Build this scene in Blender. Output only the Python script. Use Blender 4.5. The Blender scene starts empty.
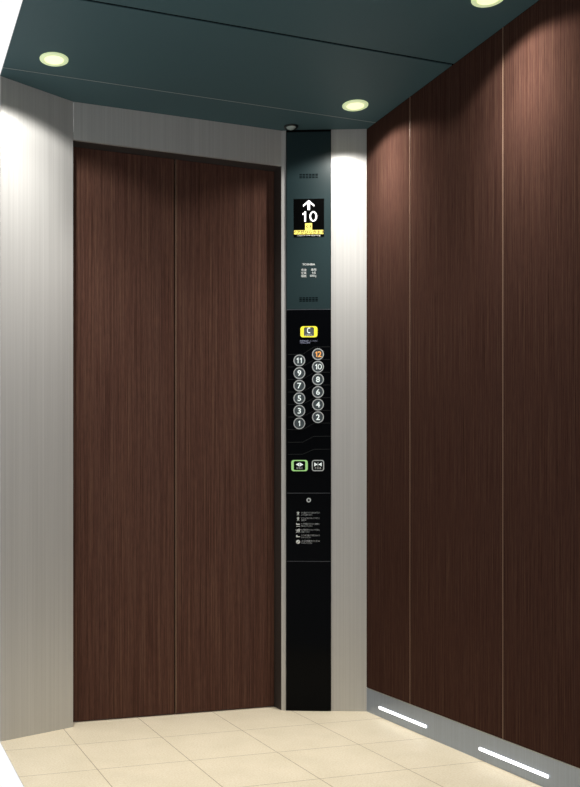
import bpy, bmesh, math, random
from mathutils import Vector, Matrix
S = bpy.context.scene
COL = S.collection
random.seed(4)

# ------------------------------------------------------------------ materials
def lin(c):
    c = c / 255.0
    return c / 12.92 if c <= 0.04045 else ((c + 0.055) / 1.055) ** 2.4
def rgb(r, g, b): return (lin(r), lin(g), lin(b), 1.0)

def base_mat(name):
    m = bpy.data.materials.new(name); m.use_nodes = True
    return m, m.node_tree.nodes, m.node_tree.links, m.node_tree.nodes['Principled BSDF']

def plain(name, col, rough=0.5, metal=0.0, spec=0.5, emit=None, es=0.0):
    m, n, l, b = base_mat(name)
    b.inputs['Base Color'].default_value = col
    b.inputs['Roughness'].default_value = rough
    b.inputs['Metallic'].default_value = metal
    b.inputs['Specular IOR Level'].default_value = spec
    if emit:
        b.inputs['Emission Color'].default_value = emit
        b.inputs['Emission Strength'].default_value = es
    return m

def noise(n, l, vec, scale_xyz, scale, detail=3, rough=0.5):
    mp = n.new('ShaderNodeMapping'); mp.inputs['Scale'].default_value = scale_xyz
    l.new(vec, mp.inputs['Vector'])
    t = n.new('ShaderNodeTexNoise'); t.inputs['Scale'].default_value = scale
    t.inputs['Detail'].default_value = detail; t.inputs['Roughness'].default_value = rough
    l.new(mp.outputs['Vector'], t.inputs['Vector'])
    return t.outputs['Fac']

def ramp(n, l, fac, stops):
    r = n.new('ShaderNodeValToRGB'); e = r.color_ramp.elements
    e[0].position, e[0].color = stops[0]; e[1].position, e[1].color = stops[-1]
    for p, c in stops[1:-1]:
        x = e.new(p); x.color = c
    l.new(fac, r.inputs['Fac'])
    return r.outputs['Color']

def mix(n, l, kind, fac, a, b):
    m = n.new('ShaderNodeMix'); m.data_type = 'RGBA'; m.blend_type = kind
    if isinstance(fac, float): m.inputs[0].default_value = fac
    else: l.new(fac, m.inputs[0])
    for k, v in ((6, a), (7, b)):
        if isinstance(v, tuple): m.inputs[k].default_value = v
        else: l.new(v, m.inputs[k])
    return m.outputs[2]

def wood(name, gain=1.0):
    m, n, l, b = base_mat(name)
    g = n.new('ShaderNodeNewGeometry').outputs['Position']
    f1 = noise(n, l, g, (1, 1, 0.010), 260, 3, 0.6)
    f2 = noise(n, l, g, (1, 1, 0.05), 420, 2, 0.7)
    f3 = noise(n, l, g, (1, 1, 0.02), 14, 2)
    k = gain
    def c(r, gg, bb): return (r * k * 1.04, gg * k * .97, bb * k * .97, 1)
    col = ramp(n, l, f1, [(0.30, c(.062, .032, .024)), (0.47, c(.090, .047, .036)), (0.58, c(.107, .059, .044)), (0.72, c(.142, .082, .056))])
    fine = ramp(n, l, f2, [(0.32, (.80, .80, .84, 1)), (0.5, (1, 1, 1, 1)), (0.70, (1.18, 1.14, 1.1, 1))])
    col = mix(n, l, 'MULTIPLY', 1.0, col, fine)
    tone = ramp(n, l, f3, [(0.3, (.97, .98, .99, 1)), (0.7, (1.03, 1.02, 1.0, 1))])
    col = mix(n, l, 'MULTIPLY', 1.0, col, tone)
    l.new(col, b.inputs['Base Color'])
    b.inputs['Roughness'].default_value = 0.8
    b.inputs['Specular IOR Level'].default_value = 0.0
    return m

def steel(name, col=(.58, .578, .57), metal=0.35, rough=0.42):
    m, n, l, b = base_mat(name)
    g = n.new('ShaderNodeNewGeometry').outputs['Position']
    f1 = noise(n, l, g, (1, 1, 0.004), 170, 4, 0.7)
    c = ramp(n, l, f1, [(0.3, tuple(v * .90 for v in col) + (1,)), (0.7, tuple(v * 1.07 for v in col) + (1,))])
    l.new(c, b.inputs['Base Color'])
    rr = n.new('ShaderNodeMapRange'); rr.inputs['To Min'].default_value = rough - .06; rr.inputs['To Max'].default_value = rough + .08
    l.new(f1, rr.inputs['Value']); l.new(rr.outputs['Result'], b.inputs['Roughness'])
    b.inputs['Metallic'].default_value = metal
    return m

def floor_tiles(name):
    m, n, l, b = base_mat(name)
    g = n.new('ShaderNodeNewGeometry').outputs['Position']
    sx = n.new('ShaderNodeSeparateXYZ'); l.new(g, sx.inputs[0])
    def line(sock):
        def M(op, a, bb=None):
            x = n.new('ShaderNodeMath'); x.operation = op
            for i, v in enumerate((a, bb)):
                if v is None: continue
                if isinstance(v, (int, float)): x.inputs[i].default_value = v
                else: l.new(v, x.inputs[i])
            return x.outputs[0]
        d = M('PINGPONG', sock, 0.15)                 # 0 on every joint of the 0.3 m grid
        return M('LESS_THAN', d, 0.0011)
    lx, ly = line(sx.outputs['X']), line(sx.outputs['Y'])
    mx = n.new('ShaderNodeMath'); mx.operation = 'MAXIMUM'; l.new(lx, mx.inputs[0]); l.new(ly, mx.inputs[1])
    f1 = noise(n, l, g, (1, 1, 1), 170, 3, 0.7)
    f2 = noise(n, l, g, (1, 1, 1), 7, 3)
    c = ramp(n, l, f1, [(0.3, (.80, .69, .50, 1)), (0.5, (.90, .80, .61, 1)), (0.7, (.96, .89, .74, 1))])
    t = ramp(n, l, f2, [(0.3, (.95, .95, .93, 1)), (0.7, (1.03, 1.03, 1.03, 1))])
    c = mix(n, l, 'MULTIPLY', 1.0, c, t)
    c = mix(n, l, 'MIX', mx.outputs[0], c, (.36, .28, .18, 1))
    l.new(c, b.inputs['Base Color'])
    b.inputs['Roughness'].default_value = 0.42
    b.inputs['Specular IOR Level'].default_value = 0.3
    return m

M = {}
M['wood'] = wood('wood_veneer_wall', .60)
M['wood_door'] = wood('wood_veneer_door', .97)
M['steel'] = steel('brushed_steel')
M['steel_kick'] = steel('brushed_steel_kick', (.37, .43, .53), 0.5, 0.35)
M['frame'] = plain('steel_frame_painted_shade', (.060, .050, .045, 1), 0.45, 0.2)  # steel reveals coloured dark, their shade is put into the base colour
M['tiles'] = floor_tiles('beige_stone_tiles')
M['ceil'] = plain('teal_ceiling', (.064, .125, .142, 1), 0.6, 0, 0.25)
M['black_gap'] = plain('black_joint', (.002, .002, .002, 1), 0.9, 0, 0.0)
M['alu'] = plain('aluminium_bead', (.45, .47, .46, 1), 0.4, 0.4)
M['bead'] = plain('tan_joint_bead', (.30, .19, .13, 1), 0.4, 0.1)
M['teal_plate'] = plain('teal_glass_plate', (.013, .030, .034, 1), 0.35, 0, 0.3)
M['black_glass'] = plain('black_glass_plate', (.0018, .0022, .003, 1), 0.12, 0, 0.06)
M['black'] = plain('black_screen', (.001, .001, .001, 1), 0.3, 0, 0.05)
M['slot'] = plain('slot_dark', (.002, .004, .005, 1), 0.8, 0, 0.0)
M['ring'] = plain('button_ring', (.62, .66, .68, 1), 0.35, 0.3)
M['cap'] = plain('button_cap', (.055, .075, .085, 1), 0.35)
M['phone_cap'] = plain('phone_button_cap', (.10, .12, .13, 1), 0.35)
M['white_ink'] = plain('white_ink', (.75, .78, .78, 1), 0.5)
M['grey_ink'] = plain('grey_ink', (.38, .40, .42, 1), 0.5)
M['blue_ink'] = plain('blue_grey_ink', (.30, .32, .48, 1), 0.5)
M['faint_line'] = plain('faint_line', (.014, .016, .017, 1), 0.5)
M['plate_joint'] = plain('plate_joint', (.11, .12, .14, 1), 0.4)
M['white_lit'] = plain('lit_white_symbols', (.8, .8, .8, 1), 0.5, emit=(1, 1, 1, 1), es=0.9)
M['numeral_lit'] = plain('backlit_numerals', (.8, .85, .85, 1), 0.5, emit=(.85, 1, 1, 1), es=0.35)
M['yellow_lit'] = plain('lit_yellow_band', (.6, .5, .1, 1), 0.5, emit=(1, .85, .14, 1), es=0.62)
M['yellow_ring'] = plain('yellow_button_frame', (.85, .80, .05, 1), 0.35, emit=(1, .92, .06, 1), es=0.35)
M['green_ring'] = plain('green_button_frame', (.35, .62, .26, 1), 0.35, emit=(.40, .85, .26, 1), es=0.28)
M['orange_lit'] = plain('lit_orange_numeral', (.7, .35, .1, 1), 0.5, emit=(1, .42, .10, 1), es=0.55)
M['brown_ink'] = plain('brown_ink', (.10, .07, .01, 1), 0.6)
M['lens'] = plain('downlight_lens', (.9, .9, .7, 1), 0.4, emit=(1, .97, .50, 1), es=1.05)
M['lens_ring'] = plain('downlight_frosted_ring', (.70, .78, .50, 1), 0.4, emit=(.66, .80, .44, 1), es=0.60)
M['strip'] = plain('strip_light_diffuser', (.9, .9, .9, 1), 0.4, emit=(1, 1, 1, 1), es=2.4)
M['dome'] = plain('camera_dome', (.42, .52, .52, 1), 0.12, 0.2)
M['cam_ring'] = plain('camera_ring', (.006, .012, .013, 1), 0.35)

# ------------------------------------------------------------------ mesh helpers
def obj(name, bm, mat, parent=None, smooth=False):
    bmesh.ops.recalc_face_normals(bm, faces=bm.faces)
    me = bpy.data.meshes.new(name); bm.to_mesh(me); bm.free()
    if smooth:
        for p in me.polygons: p.use_smooth = True
        me.set_sharp_from_angle(angle=math.radians(40))
    me.materials.append(M[mat])
    o = bpy.data.objects.new(name, me); COL.objects.link(o)
    if parent is not None: o.parent = parent
    return o

def add_prism(bm, pts, z0, z1):
    lo = [bm.verts.new((x, y, z0)) for x, y in pts]; hi = [bm.verts.new((x, y, z1)) for x, y in pts]
    bm.faces.new(lo[::-1]); bm.faces.new(hi)
    k = len(pts)
    for i in range(k): bm.faces.new((lo[i], lo[(i + 1) % k], hi[(i + 1) % k], hi[i]))

def prism(pts, z0, z1):
    bm = bmesh.new(); add_prism(bm, pts, z0, z1); return bm

def box(x0, x1, y0, y1, z0, z1, bev=0.0):
    bm = prism([(x0, y0), (x1, y0), (x1, y1), (x0, y1)], z0, z1)
    if bev: bmesh.ops.bevel(bm, geom=list(bm.edges), offset=bev, segments=2, affect='EDGES')
    return bm

def rrect(cx, cy, w, h, r, seg=6):
    out = []
    for sx, sy, a0 in ((1, 1, 0), (-1, 1, 90), (-1, -1, 180), (1, -1, 270)):
        for i in range(seg + 1):
            a = math.radians(a0 + 90 * i / seg)
            out.append((cx + sx * (w / 2 - r) + r * math.cos(a), cy + sy * (h / 2 - r) + r * math.sin(a)))
    return out

def ring_prism(outer, inner, z0, z1):
    bm = bmesh.new(); k = len(outer)
    V = [[bm.verts.new((x, y, z)) for x, y in loop] for loop, z in ((outer, z0), (outer, z1), (inner, z1), (inner, z0))]
    for a in range(4):
        A, B = V[a], V[(a + 1) % 4]
        for i in range(k): bm.faces.new((A[i], A[(i + 1) % k], B[(i + 1) % k], B[i]))
    return bm

def lathe(profile, seg=40, cx=0, cy=0):
    bm = bmesh.new(); rows = []
    for r, z in profile:
        if r < 1e-6: rows.append([bm.verts.new((cx, cy, z))])
        else: rows.append([bm.verts.new((cx + r * math.cos(2 * math.pi * i / seg), cy + r * math.sin(2 * math.pi * i / seg), z)) for i in range(seg)])
    for A, B in zip(rows, rows[1:]):
        for i in range(seg):
            j = (i + 1) % seg
            if len(A) == 1 and len(B) > 1: bm.faces.new((A[0], B[i], B[j]))
            elif len(B) == 1 and len(A) > 1: bm.faces.new((A[i], A[j], B[0]))
            elif len(A) > 1: bm.faces.new((A[i], A[j], B[j], B[i]))
    return bm

def struct(name, bm, mat, parent=None, smooth=False):
    o = obj(name, bm, mat, parent, smooth); o['kind'] = 'structure'; return o

def tag(o, label, cat, group=None):
    o['label'] = label; o['category'] = cat
    if group: o['group'] = group
    return o

def empty(name, loc):
    o = bpy.data.objects.new(name, None); o.empty_display_size = 0.05; COL.objects.link(o); o.location = loc; return o

def text_bm(lines, z, th=0.0003, bm=None):
    """lines: (string, x, y, cap height, align, x stretch, weight) in the panel's own frame"""
    bm = bm or bmesh.new()
    for s, x, y, h, al, st, off in lines:
        cu = bpy.data.curves.new('t', 'FONT'); cu.body = s; cu.size = h / 0.70
        cu.align_x = al; cu.align_y = 'CENTER'; cu.extrude = th; cu.offset = off * h; cu.resolution_u = 3
        t = bpy.data.objects.new('t', cu); COL.objects.link(t)
        bpy.context.view_layer.update()
        me = bpy.data.meshes.new_from_object(t.evaluated_get(bpy.context.evaluated_depsgraph_get()))
        xs = [v.co.x for v in me.vertices] or [0]; ys = [v.co.y for v in me.vertices] or [0]
        mx = {'CENTER': (min(xs) + max(xs)) / 2, 'LEFT': min(xs), 'RIGHT': max(xs)}[al]; my = (min(ys) + max(ys)) / 2
        me.transform(Matrix.Translation((x, y, z)) @ Matrix.Diagonal((st, 1, 1, 1)) @ Matrix.Translation((-mx, -my, 0)))
        bm.from_mesh(me)
        bpy.data.objects.remove(t); bpy.data.curves.remove(cu); bpy.data.meshes.remove(me)
    return bm

def add_one(bm, x, y, h, z, w=None):
    # the figure 1: stem with a slanting flag
    w = w or h * .165
    pts = [(x + w * .6, y - h / 2), (x + w * .6, y + h / 2), (x - w * .1, y + h / 2), (x - w * .75, y + h * .36), (x - w * 1.5, y + h * .31), (x - w * 1.5, y + h * .17), (x - w * .4, y + h * .17), (x - w * .4, y - h / 2)]
    add_prism(bm, pts, z, z + .0005)

def add_zero(bm, x, y, h, z, w):
    k = 28; o = [(x + h * .37 * math.cos(2 * math.pi * i / k), y + h * .5 * math.sin(2 * math.pi * i / k)) for i in range(k)]
    i_ = [(x + (h * .37 - w) * math.cos(2 * math.pi * i / k), y + (h * .5 - w * .85) * math.sin(2 * math.pi * i / k)) for i in range(k)]
    r = ring_prism(o, i_, z, z + .0005); me = bpy.data.meshes.new('t'); r.to_mesh(me); bm.from_mesh(me); r.free(); bpy.data.meshes.remove(me)

def figures(name, parent, s, x, y, h, mat, z, wide=1.0):
    bm = bmesh.new(); adv = h * .74
    xs = [x + (i - (len(s) - 1) / 2) * adv * (.80 if '1' in s and len(s) > 1 else 1) * wide for i in range(len(s))]
    for ch, cx in zip(s, xs):
        if ch == '1': add_one(bm, cx + h * .05, y, h, z)
        elif ch == '0': add_zero(bm, cx + h * .03, y, h, z, h * .155)
        else: text_bm([(ch, cx, y, h, 'CENTER', 1.05, .03)], z, .0003, bm)
    return obj(name, bm, mat, parent)

def text(name, parent, lines, mat, z, th=0.0003):
    bm = text_bm(lines, z, th)
    me = bpy.data.meshes.new(name); bm.to_mesh(me); bm.free(); me.materials.append(M[mat])
    o = bpy.data.objects.new(name, me); COL.objects.link(o); o.parent = parent
    return o

# ------------------------------------------------------------------ the car, in metres
XL, XR = -0.2385, 1.173          # side edges of the car
YF = 0.237                      # front plane (door side)
DX0, DX1 = 0.038, 0.864         # door opening
YS = 0.117                      # where the angled front panels meet the sides
YB = -1.24                      # rear edge
CZ = 2.265                      # ceiling height
OZ = 2.128                      # opening height
DY = 0.302                      # door face
BZ = 0.092                      # kick plate height

# floor, one slab under a 30 cm tile grid
struct('floor', prism([(XL, YB), (XR + .03, YB), (XR + .03, YS), (DX1 + .02, YF + .02), (DX1 + .02, .36), (DX0 - .02, .36), (DX0 - .02, YF + .02), (XL, YS)], -0.003, 0.0), 'tiles')

# ceiling: dark backing with three teal panels and an aluminium bead
cb = prism([(XL, YB), (XR + .03, YB), (XR + .03, YS + .02), (DX1, YF + .02), (DX0, YF + .02), (XL, YS + .01)], CZ + .003, CZ + .006)
ceil = struct('ceiling', cb, 'black_gap')
for i, pts in enumerate(([(XL, .0555), (XR, .0555), (XR, YS + .003), (DX1, YF), (DX0, YF), (XL, YS)],
                         [(XL, -.434), (XR, -.434), (XR, .0525), (XL, .0525)],
                         [(XL, YB), (XR, YB), (XR, -.445), (XL, -.445)])):
    bm = prism(pts, CZ, CZ + .003)
    struct('ceiling_panel', bm, 'ceil', ceil)
struct('ceiling_bead', box(XL, XR, .0528, .0552, CZ - .0006, CZ + .003), 'alu', ceil)

# right wall: backing board, three veneered panels with thin beads in the joints
rw = struct('wall_right', box(XR + .006, XR + .03, YB, YS + .02, BZ, CZ + .002), 'black_gap')
for y0, y1 in ((-.1815, YS), (-.6915, -.1865), (YB, -.6965)):
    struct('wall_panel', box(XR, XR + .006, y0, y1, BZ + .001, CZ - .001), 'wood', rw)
for y in (-.1825, -.6925):
    struct('joint_bead', box(XR - .0008, XR + .006, y - .0024, y - .0002, BZ + .001, CZ - .001), 'bead', rw)

# kick plate with bright top edge
bb = struct('baseboard_right', box(XR - .0012, XR + .03, YB, YS, 0.0005, BZ - .002), 'steel_kick')
struct('top_edge', box(XR - .0018, XR + .006, YB, YS, BZ - .002, BZ), 'alu', bb)

# angled steel front panels
def slab(a, b, t):
    a, b = Vector(a), Vector(b); d = (b - a).normalized(); n = Vector((-d.y, d.x))
    return [tuple(a), tuple(b), tuple(b + n * t), tuple(a + n * t)]
struct('wall_front_left', prism(slab((XL, YS), (DX0, YF), .003), 0.0005, CZ - .0005), 'steel')
struct('wall_front_right', prism(slab((DX1, YF), (XR - .002, YS - .001), .003), 0.0005, CZ - .0005), 'steel')
struct('wall_front', box(DX0 + .001, DX1 + .001, YF, YF + .012, OZ, CZ - .0005), 'steel')

# door frame reveals and the two sliding leaves
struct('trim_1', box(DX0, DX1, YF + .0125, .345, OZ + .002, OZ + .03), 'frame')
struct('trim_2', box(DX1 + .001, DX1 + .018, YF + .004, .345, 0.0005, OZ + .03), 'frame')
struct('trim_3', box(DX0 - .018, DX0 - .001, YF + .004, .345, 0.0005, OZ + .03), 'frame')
struct('trim_light_stop', box(.435, .465, .3425, .35, 0.0005, OZ), 'black_gap')  # black strip added behind the leaf gap to block white world light
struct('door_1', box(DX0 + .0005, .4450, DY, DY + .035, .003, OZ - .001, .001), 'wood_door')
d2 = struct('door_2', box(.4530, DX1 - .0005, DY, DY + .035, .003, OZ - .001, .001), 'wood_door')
struct('edge_strip', box(.4508, .4530, DY - .0010, DY + .035, .003, OZ - .001), 'bead', d2)

# ------------------------------------------------------------------ control panel
A = Vector((DX1, YF - .002, 0)); B = Vector((XR, YS - .004, 0)); e = (B - A).normalized()
out = Vector((e.y, -e.x, 0))
cop = empty('control_panel', (0, 0, 0))
mw = Matrix.Identity(4)
P0 = A
for i in range(3):
    mw[i][0] = e[i]; mw[i][1] = (0, 0, 1)[i]; mw[i][2] = out[i]; mw[i][3] = P0[i]
cop.matrix_world = mw
tag(cop, 'tall narrow black and teal elevator control panel on the steel front column beside the door', 'control panel')
U0, U1 = .0172, .1915
UM = (U0 + U1) / 2
def px(x): return U0 + (x - 286) / 45.0 * (U1 - U0)         # panel face coordinates
def py(y): return 1.5635 - (y - 310) * .0039055
K = .003874                                                 # metres per unit of the two above
def plate(name, y0, y1, mat, m=.0016):
    w = U1 - U0 - 2 * m
    return obj(name, prism(rrect(UM, (py(y0) + py(y1)) / 2, w, abs(py(y0) - py(y1)), .0006, 2), 0.001, .005), mat, cop)
obj('backing_frame', prism([(U0, .001), (U1, .001), (U1, CZ - .002), (U0, CZ - .002)], 0.0, .0035), 'black', cop)
up = plate('display_plate', 133, 309.6, 'teal_plate')
bp = plate('button_plate', 310.3, 492.7, 'black_glass')
npl = plate('notice_plate', 493.3, 560.7, 'black_glass')
plate('lower_plate', 561.3, 709.3, 'black_glass')
for y in (310, 493, 561):
    obj('joint_line', prism([(U0 + .002, py(y) - .0007), (U1 - .002, py(y) - .0007), (U1 - .002, py(y) + .0007), (U0 + .002, py(y) + .0007)], .003, .0048 if y != 561 else .0047), 'plate_joint', cop)
Z = .005
# speaker and microphone slots
for yc in (177, 300):
    bm = bmesh.new()
    for i in range(6):
        for j in range(3):
            cx = px(300.5 + i * 3.2); cy = py(yc - 1.6 + j * 1.6)
            add_prism(bm, [(cx - .0048, cy - .0019), (cx + .0048, cy - .0019), (cx + .0048, cy + .0019), (cx - .0048, cy + .0019)], Z - .0002, Z + .0003)
    obj('speaker_grille', bm, 'slot', cop)
# position indicator
scr = obj('display_screen', prism(rrect(px(308.8), py(217.7), 30.4 * K, 38.4 * K, .001, 3), Z - .0003, Z + .0008), 'black', cop)
ZS = Z + .0011
bm = bmesh.new()
ax, ay = px(308.6), py(204.9)
add_prism(bm, [(ax - .0048, ay - 5.0 * K), (ax + .0048, ay - 5.0 * K), (ax + .0048, ay + 3.0 * K), (ax - .0048, ay + 3.0 * K)], ZS, ZS + .0005)
hd = 5.6 * K
add_prism(bm, [(ax, ay + 5 * K), (ax - hd, ay + .2 * K), (ax - hd, ay - 1.9 * K), (ax, ay + 2.7 * K)], ZS, ZS + .0005)
add_prism(bm, [(ax, ay + 5 * K), (ax, ay + 2.7 * K), (ax + hd, ay - 1.9 * K), (ax + hd, ay + .2 * K)], ZS, ZS + .0005)
obj('up_arrow', bm, 'white_lit', scr)
figures('floor_number', scr, '10', px(308.6), py(216.3), 10.4 * K, 'white_lit', ZS, 1.38)
obj('door_symbol_tile', prism([(px(305), py(229.9)), (px(312), py(229.9)), (px(312), py(223.0)), (px(305), py(223.0))], ZS, ZS + .0004), 'yellow_lit', scr)
bm = bmesh.new()
for s in (-1, 1):
    cx, cy = px(308.5) + s * 1.0 * K, py(226.3)
    add_prism(bm, [(cx, cy - 1.9 * K), (cx + s * 1.7 * K, cy), (cx, cy + 1.9 * K), (cx, cy + .9 * K), (cx + s * .7 * K, cy), (cx, cy - .9 * K)], ZS + .0004, ZS + .0008)
obj('door_symbol', bm, 'brown_ink', scr)
obj('message_band', prism([(px(294), py(234)), (px(323.3), py(234)), (px(323.3), py(229.9)), (px(294), py(229.9))], ZS, ZS + .0004), 'yellow_lit', scr)
text('message_text', scr, [('ドアがひらきます', px(308.8), py(231.9), 2.9 * K, 'CENTER', .98, .02)], 'brown_ink', ZS + .0006, .0002)
text('message_translation', scr, [('Doors are opening', px(308.8), py(235.3), 1.35 * K, 'CENTER', 1.55, .0)], 'white_ink', ZS, .0002)
scr.location.y = -.0042
# maker's plate lettering
text('maker_lettering', cop, [('TOSHIBA', px(308.6), py(265.1), 1.9 * K, 'CENTER', 1.12, .02)], 'white_ink', Z + .0004)
text('rating_lettering', cop, [('用途', px(303.7), py(270.5), 1.9 * K, 'CENTER', 1.0, .0), ('乗用', px(313.5), py(270.4), 1.9 * K, 'CENTER', 1.0, .0),
                               ('定員', px(303.7), py(273.6), 1.9 * K, 'CENTER', 1.0, .0), ('9名', px(313.7), py(273.5), 1.9 * K, 'CENTER', 1.0, .0),
                               ('積載', px(303.7), py(276.7), 1.9 * K, 'CENTER', 1.0, .0), ('600kg', px(313.0), py(276.7), 2.0 * K, 'CENTER', .92, .0)], 'white_ink', Z + .0004)

# push buttons
def frame_button(name, label, x, y, w, h, r, t_side, t_top, ringmat, capmat='black_glass'):
    b = obj(name, prism(rrect(px(x), py(y), (w - .4) * K, (h - .4) * K, r * K, 5), Z, Z + .0022), capmat, cop)
    b['label'] = label
    o = rrect(px(x), py(y), w * K, h * K, r * K, 5)
    i = rrect(px(x), py(y), (w - 2 * t_side) * K, (h - 2 * t_top) * K, max(.3, r - min(t_side, t_top)) * K, 5)
    obj('button_frame', ring_prism(o, i, Z, Z + .0036), ringmat, b)
    return b
cb_ = frame_button('emergency_call_button', 'yellow framed telephone button', 308.8, 332.3, 17, 11, 2.6, 3.4, 1.0, 'yellow_ring', 'phone_cap')
bm = bmesh.new()
hx, hy = px(308.4), py(331)
arc = []
for i in range(9):
    a = math.radians(70 + 220 * i / 8); arc.append((math.cos(a), math.sin(a)))
for (c0, s0), (c1, s1) in zip(arc, arc[1:]):
    R0, R1 = 2.9 * K, 1.9 * K
    add_prism(bm, [(hx + R0 * .55 * c0, hy + R0 * s0), (hx + R0 * .55 * c1, hy + R0 * s1), (hx + R1 * .35 * c1, hy + R1 * s1), (hx + R1 * .35 * c0, hy + R1 * s0)], Z + .0024, Z + .003)
for s in (-1, 1):
    add_prism(bm, rrect(hx + .9 * K, hy + s * 2.3 * K, 1.5 * K, 1.2 * K, .3 * K, 2), Z + .0024, Z + .003)
obj('telephone_symbol', bm, 'numeral_lit', cb_)
text('button_text', cb_, [('よびだし', px(308.8), py(335.6), 1.6 * K, 'CENTER', .9, .02)], 'white_ink', Z + .0026, .0002)
text('call_instructions', cop, [('非常時は', px(299.8), py(341.3), 1.4 * K, 'LEFT', .95, .01), ('押してください', px(306.8), py(341.3), 1.2 * K, 'LEFT', .9, .0),
                                ('3秒以上押す', px(300.2), py(343.2), 1.4 * K, 'LEFT', .95, .01)], 'blue_ink', Z + .0004, .0002)

def circle(cx, cy, r, k=28): return [(cx + r * math.cos(2 * math.pi * i / k), cy + r * math.sin(2 * math.pi * i / k)) for i in range(k)]
def floor_button(num, x, y):
    b = obj('floor_button', prism(circle(px(x), py(y), 4.9 * K), Z, Z + .0022), 'cap', cop)
    b['label'] = 'round push button numbered ' + str(num) + (', numeral lit orange' if num == 12 else '')
    obj('button_ring', ring_prism(circle(px(x), py(y), 5.85 * K), circle(px(x), py(y), 4.95 * K), Z, Z + .0034), 'ring', b)
    figures('numeral', b, str(num), px(x), py(y), 5.5 * K, 'orange_lit' if num == 12 else 'numeral_lit', Z + .0025)
ys_l = [360.8, 373.4, 385.9, 398.5, 411.0, 423.5]
ys_r = [354.7, 367.2, 379.8, 392.3, 404.9, 417.4]
for k in range(6):
    floor_button(11 - 2 * k, 299.2, ys_l[k]); floor_button(12 - 2 * k, 317.8, ys_r[k])
# thin stepped lines that pair the staggered buttons
bm = bmesh.new()
def stepline(yl, yr, w=.0006):
    pts = [(287.5, yl), (302.5, yl), (314, yr), (330, yr)]
    for (x0, y0), (x1, y1) in zip(pts, pts[1:]):
        add_prism(bm, [(px(x0), py(y0) - w), (px(x1), py(y1) - w), (px(x1), py(y1) + w), (px(x0), py(y0) + w)], Z, Z + .0003)
for k in range(7): stepline(354.6 + 12.5 * k - (0 if k else 0), 347.4 + 12.65 * k)
stepline(442.2, 436.4); stepline(454.3, 449.3)
obj('stepped_lines', bm, 'faint_line', cop)

def tri_pair(cx, cy, inward, b):
    bm = bmesh.new()
    for s in (-1, 1):
        g = .4 * K; L = 3.3 * K; hh = 2.0 * K
        if inward: pts = [(cx + s * g, cy), (cx + s * (g + L), cy + hh), (cx + s * (g + L), cy - hh)]
        else: pts = [(cx + s * (g + L), cy), (cx + s * g, cy + hh), (cx + s * g, cy - hh)]
        add_prism(bm, pts, Z + .0024, Z + .003)
    add_prism(bm, [(cx - .15 * K, cy - 2 * K), (cx + .15 * K, cy - 2 * K), (cx + .15 * K, cy + 2 * K), (cx - .15 * K, cy + 2 * K)], Z + .0024, Z + .003)
    obj('arrow_symbol', bm, 'numeral_lit', b)
ob = frame_button('door_open_button', 'green framed door open button', 299.4, 465.6, 16.4, 11.2, 2.4, 2.4, 1.0, 'green_ring')
tri_pair(px(299.4), py(464.5), False, ob); text('button_text', ob, [('ひらく', px(299.4), py(468.0), 1.7 * K, 'CENTER', .95, .02)], 'white_ink', Z + .0026, .0002)
kb = frame_button('door_close_button', 'white framed door close button', 317.8, 465.6, 12.2, 11.2, 2.4, .95, .95, 'ring')
tri_pair(px(317.8), py(464.5), True, kb); text('button_text', kb, [('とじる', px(317.8), py(468.0), 1.7 * K, 'CENTER', .95, .02)], 'white_ink', Z + .0026, .0002)

# key switch and notices
ks = obj('key_switch', ring_prism(circle(px(308.6), py(500), 2.3 * K, 20), circle(px(308.6), py(500), 1.1 * K, 20), Z, Z + .002), 'ring', cop)
obj('key_slot', prism(circle(px(308.6), py(500), 1.0 * K, 16), Z - .0002, Z + .0008), 'black', ks)
rows = [513.4, 518.9, 524.6, 530.5, 536.0, 541.6]
tx = [('手や指がドアに引き込まれない', 'ようご注意ください'), ('ドアによりかからないでください', '危険です'), ('ドアが閉まりかけたら無理に', '乗らないでください'),
      ('お子様は手をつないで中央に', 'お乗りください'), ('かごの中で暴れたり飛びはねたり', 'しないでください'), ('火災地震のときは', '使わないでください')]
tl = []
for y, (a, b) in zip(rows, tx):
    tl += [(a, px(301.3), py(y - .9), 1.35 * K, 'LEFT', 18.5 / (1.35 / .7 * len(a)) * 1.0, .01), (b, px(301.3), py(y + 1.1), 1.35 * K, 'LEFT', 18.5 / (1.35 / .7 * 15), .01)]
text('notice_text', cop, tl, 'grey_ink', Z + .0004, .0002)
def person_bm(bm, cx, cy, s=1.0, lean=0.0):
    add_prism(bm, circle(cx + lean * 1.3 * K, cy + 1.35 * K * s, .55 * K * s, 10), Z, Z + .0005)
    add_prism(bm, [(cx - .5 * K * s, cy - .7 * K * s), (cx + .5 * K * s, cy - .7 * K * s), (cx + (.6 + lean) * K * s, cy + .8 * K * s), (cx - (.6 - lean) * K * s, cy + .8 * K * s)], Z, Z + .0005)
    for q in (-1, 1):
        add_prism(bm, [(cx + q * .2 * K, cy - .6 * K), (cx + q * .6 * K, cy - .6 * K), (cx + q * 1.2 * K, cy - 1.9 * K), (cx + q * .8 * K, cy - 1.9 * K)], Z, Z + .0005)
        add_prism(bm, [(cx + q * .5 * K, cy + .8 * K), (cx + q * .5 * K, cy + .4 * K), (cx + q * 1.6 * K, cy + 1.1 * K), (cx + q * 1.6 * K, cy + 1.5 * K)], Z, Z + .0005)
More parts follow.
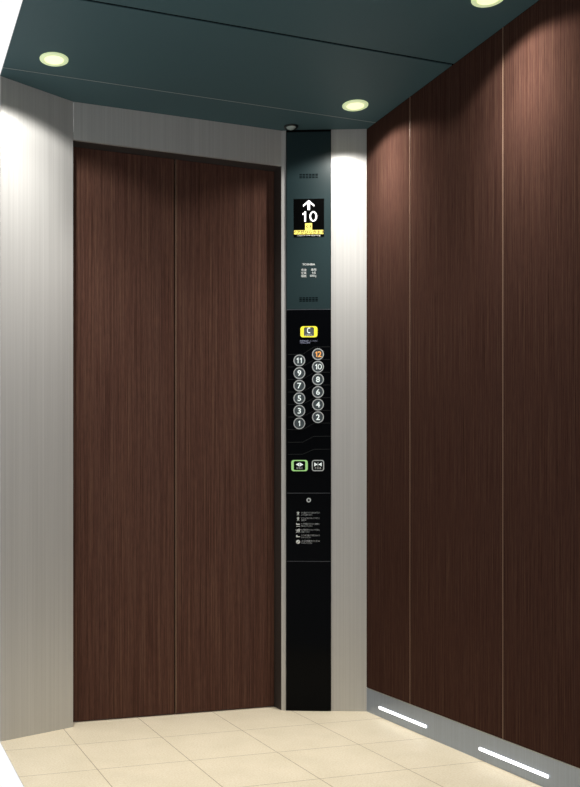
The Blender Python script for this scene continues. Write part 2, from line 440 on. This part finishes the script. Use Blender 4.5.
for i, y in enumerate(rows):
    bm = bmesh.new(); cx, cy = px(298), py(y)
    if i in (0, 1): person_bm(bm, cx, cy, 1.0 + .15 * i)
    elif i == 2:
        add_prism(bm, rrect(cx, cy + .5 * K, 3.2 * K, 1.1 * K, .3 * K, 2), Z, Z + .0005)
        add_prism(bm, [(cx - 1.9 * K, cy - 1.7 * K), (cx + 1.9 * K, cy - 1.7 * K), (cx + 1.9 * K, cy - 1.2 * K), (cx - 1.9 * K, cy - 1.2 * K)], Z, Z + .0005)
        add_prism(bm, [(cx - 1.9 * K, cy + .2 * K), (cx - 1.3 * K, cy + .2 * K), (cx - 1.3 * K, cy + 1.7 * K), (cx - 1.9 * K, cy + 1.7 * K)], Z, Z + .0005)
    elif i == 3:
        person_bm(bm, cx - .9 * K, cy - .3 * K, .8); person_bm(bm, cx + .9 * K, cy, 1.1)
    elif i == 4:
        add_prism(bm, [(cx - 1.9 * K, cy + 1.2 * K), (cx - .9 * K, cy + 1.2 * K), (cx - .3 * K, cy), (cx + 1.9 * K, cy - .2 * K), (cx + 1.9 * K, cy - .8 * K), (cx - 1.9 * K, cy - 1.0 * K)], Z, Z + .0005)
    else:
        add_prism(bm, circle(cx, cy, 2.0 * K, 20), Z, Z + .0004)
    ic = obj('pictogram', bm, 'white_ink', cop)
    if i == 5:
        b2 = bmesh.new(); d = 1.2 * K; w = .25 * K
        add_prism(b2, [(cx - d, cy - d - w), (cx + d, cy + d - w), (cx + d, cy + d + w), (cx - d, cy - d + w)], Z + .0004, Z + .0008)
        obj('prohibition_bar', b2, 'black', ic)

# ------------------------------------------------------------------ ceiling downlights
def downlight_parts(root):
    obj('frosted_ring', lathe([(.030, -.0005), (.031, -.0040), (.0440, -.0040), (.0465, -.0025), (.0468, .0002), (.030, .0002)], 40), 'lens_ring', root, True)
    obj('lens', lathe([(0, -.0030), (.0300, -.0030), (.0300, 0.0), (0, 0.0)], 40), 'lens', root)
    ld = bpy.data.lights.new('downlight_lamp', 'SPOT')
    ld.energy = LAMP_W; ld.color = (1.0, .965, .90); ld.spot_size = math.radians(SPOT); ld.spot_blend = BLEND; ld.shadow_soft_size = .018
    ld.use_nodes = True                     # beam profile of the reflector: cos^FOCUS of the angle from straight down
    n, l = ld.node_tree.nodes, ld.node_tree.links
    em = n['Emission']; tc = n.new('ShaderNodeTexCoord'); sp = n.new('ShaderNodeSeparateXYZ'); l.new(tc.outputs['Normal'], sp.inputs[0])
    ab = n.new('ShaderNodeMath'); ab.operation = 'ABSOLUTE'; l.new(sp.outputs['Z'], ab.inputs[0])
    pw = n.new('ShaderNodeMath'); pw.operation = 'POWER'; pw.inputs[1].default_value = FOCUS; l.new(ab.outputs[0], pw.inputs[0])
    ad = n.new('ShaderNodeMath'); ad.operation = 'ADD'; ad.inputs[1].default_value = WIDE; l.new(pw.outputs[0], ad.inputs[0])
    l.new(ad.outputs[0], em.inputs['Strength'])
    lo = bpy.data.objects.new('lamp', ld); COL.objects.link(lo); lo.parent = root; lo.location = (0, 0, -.0225)
LAMP_W, SPOT, BLEND, FOCUS, WIDE = 66, 143, .30, 7, .105
g = 'round ceiling downlights'
lamps = [((-.088, -.060), 'round glowing downlight in the teal ceiling above the left steel panel'),
         ((1.022, -.060), 'round glowing downlight in the ceiling near the corner of wood wall and control column'),
         ((1.026, -.817), 'round glowing downlight beside the wood wall, cut off by the top of the photo'),
         ((-.088, -.817), 'round glowing downlight in the rear ceiling at the open side, out of the frame')]
for (x, y), lab in lamps:
    r = empty('downlight', (x, y, CZ - .0003)); tag(r, lab, 'ceiling light', g); downlight_parts(r)

# ceiling camera dome beside the column
sc_ = empty('security_camera', (.883, .190, CZ - .0003))
tag(sc_, 'small dark ringed camera dome on the ceiling above the control panel', 'camera')
obj('mount_ring', lathe([(.019, 0), (.019, -.004), (.0225, -.006), (.0275, -.004), (.0285, 0)], 32), 'cam_ring', sc_, True)
obj('dome', lathe([(0, -.012), (.007, -.0115), (.013, -.009), (.0172, -.006), (.0192, -.003)], 32), 'dome', sc_, True)

# ------------------------------------------------------------------ strip lights in the kick plate
for y0, y1, lab in ((-.292, .023, 'white glowing strip light in the steel kick plate, the one nearest the control panel'),
                    (-.897, -.582, 'white glowing strip light in the steel kick plate, the one farther from the door')):
    r = empty('strip_light', (XR - .0012, (y0 + y1) / 2, .036)); tag(r, lab, 'strip light', 'strip lights in the kick plate')
    L = (y1 - y0) / 2
    pts = rrect(0, 0, 2 * L, .0100, .0049, 6)
    bm = prism(pts, 0, .0035)
    bm.transform(Matrix(((0, 0, -1, 0), (1, 0, 0, 0), (0, 1, 0, 0), (0, 0, 0, 1))))
    obj('diffuser', bm, 'strip', r)
    bm = ring_prism(rrect(0, 0, 2 * L + .002, .0120, .0059, 6), pts, 0, .0012)
    bm.transform(Matrix(((0, 0, -1, 0), (1, 0, 0, 0), (0, 1, 0, 0), (0, 0, 0, 1))))
    obj('rim', bm, 'alu', r)

# ------------------------------------------------------------------ world: white studio void in front, dimmer behind
w = bpy.data.worlds.new('studio'); S.world = w; w.use_nodes = True
n, l = w.node_tree.nodes, w.node_tree.links
bg = n['Background']
tc = n.new('ShaderNodeTexCoord'); sx = n.new('ShaderNodeSeparateXYZ'); l.new(tc.outputs['Generated'], sx.inputs[0])
mr = n.new('ShaderNodeMapRange'); mr.interpolation_type = 'SMOOTHSTEP'
WDOWN, WUP, WHI = .46, .08, 1.03
for k, v in (('From Min', .35), ('From Max', .75), ('To Max', WHI)): mr.inputs[k].default_value = v
m2 = n.new('ShaderNodeMapRange'); m2.interpolation_type = 'SMOOTHSTEP'
for k, v in (('From Min', -.10), ('From Max', .15), ('To Min', WDOWN), ('To Max', WUP)): m2.inputs[k].default_value = v
l.new(sx.outputs['Z'], m2.inputs['Value']); l.new(m2.outputs['Result'], mr.inputs['To Min'])
l.new(sx.outputs['Y'], mr.inputs['Value']); l.new(mr.outputs['Result'], bg.inputs['Strength'])
bg.inputs['Color'].default_value = (1, 1, 1, 1)

# ------------------------------------------------------------------ camera (level, shifted lens)
cd = bpy.data.cameras.new('camera'); co = bpy.data.objects.new('camera', cd); COL.objects.link(co)
co.location = (-.653, -3.037, .8239)
co.rotation_euler = (math.radians(90), 0, -.322322)
F, CX, Y0 = 918.053, 178.507, 499.5
cd.sensor_fit = 'VERTICAL'; cd.sensor_height = 24; cd.lens = F / 787 * 24
cd.shift_x = (290 - CX) / 787; cd.shift_y = (Y0 - 393.5) / 787
cd.clip_start = .05
S.camera = co

S.view_settings.view_transform = 'Standard'; S.view_settings.look = 'None'
S.view_settings.exposure = 0; S.view_settings.gamma = 1; S.view_settings.use_curve_mapping = False
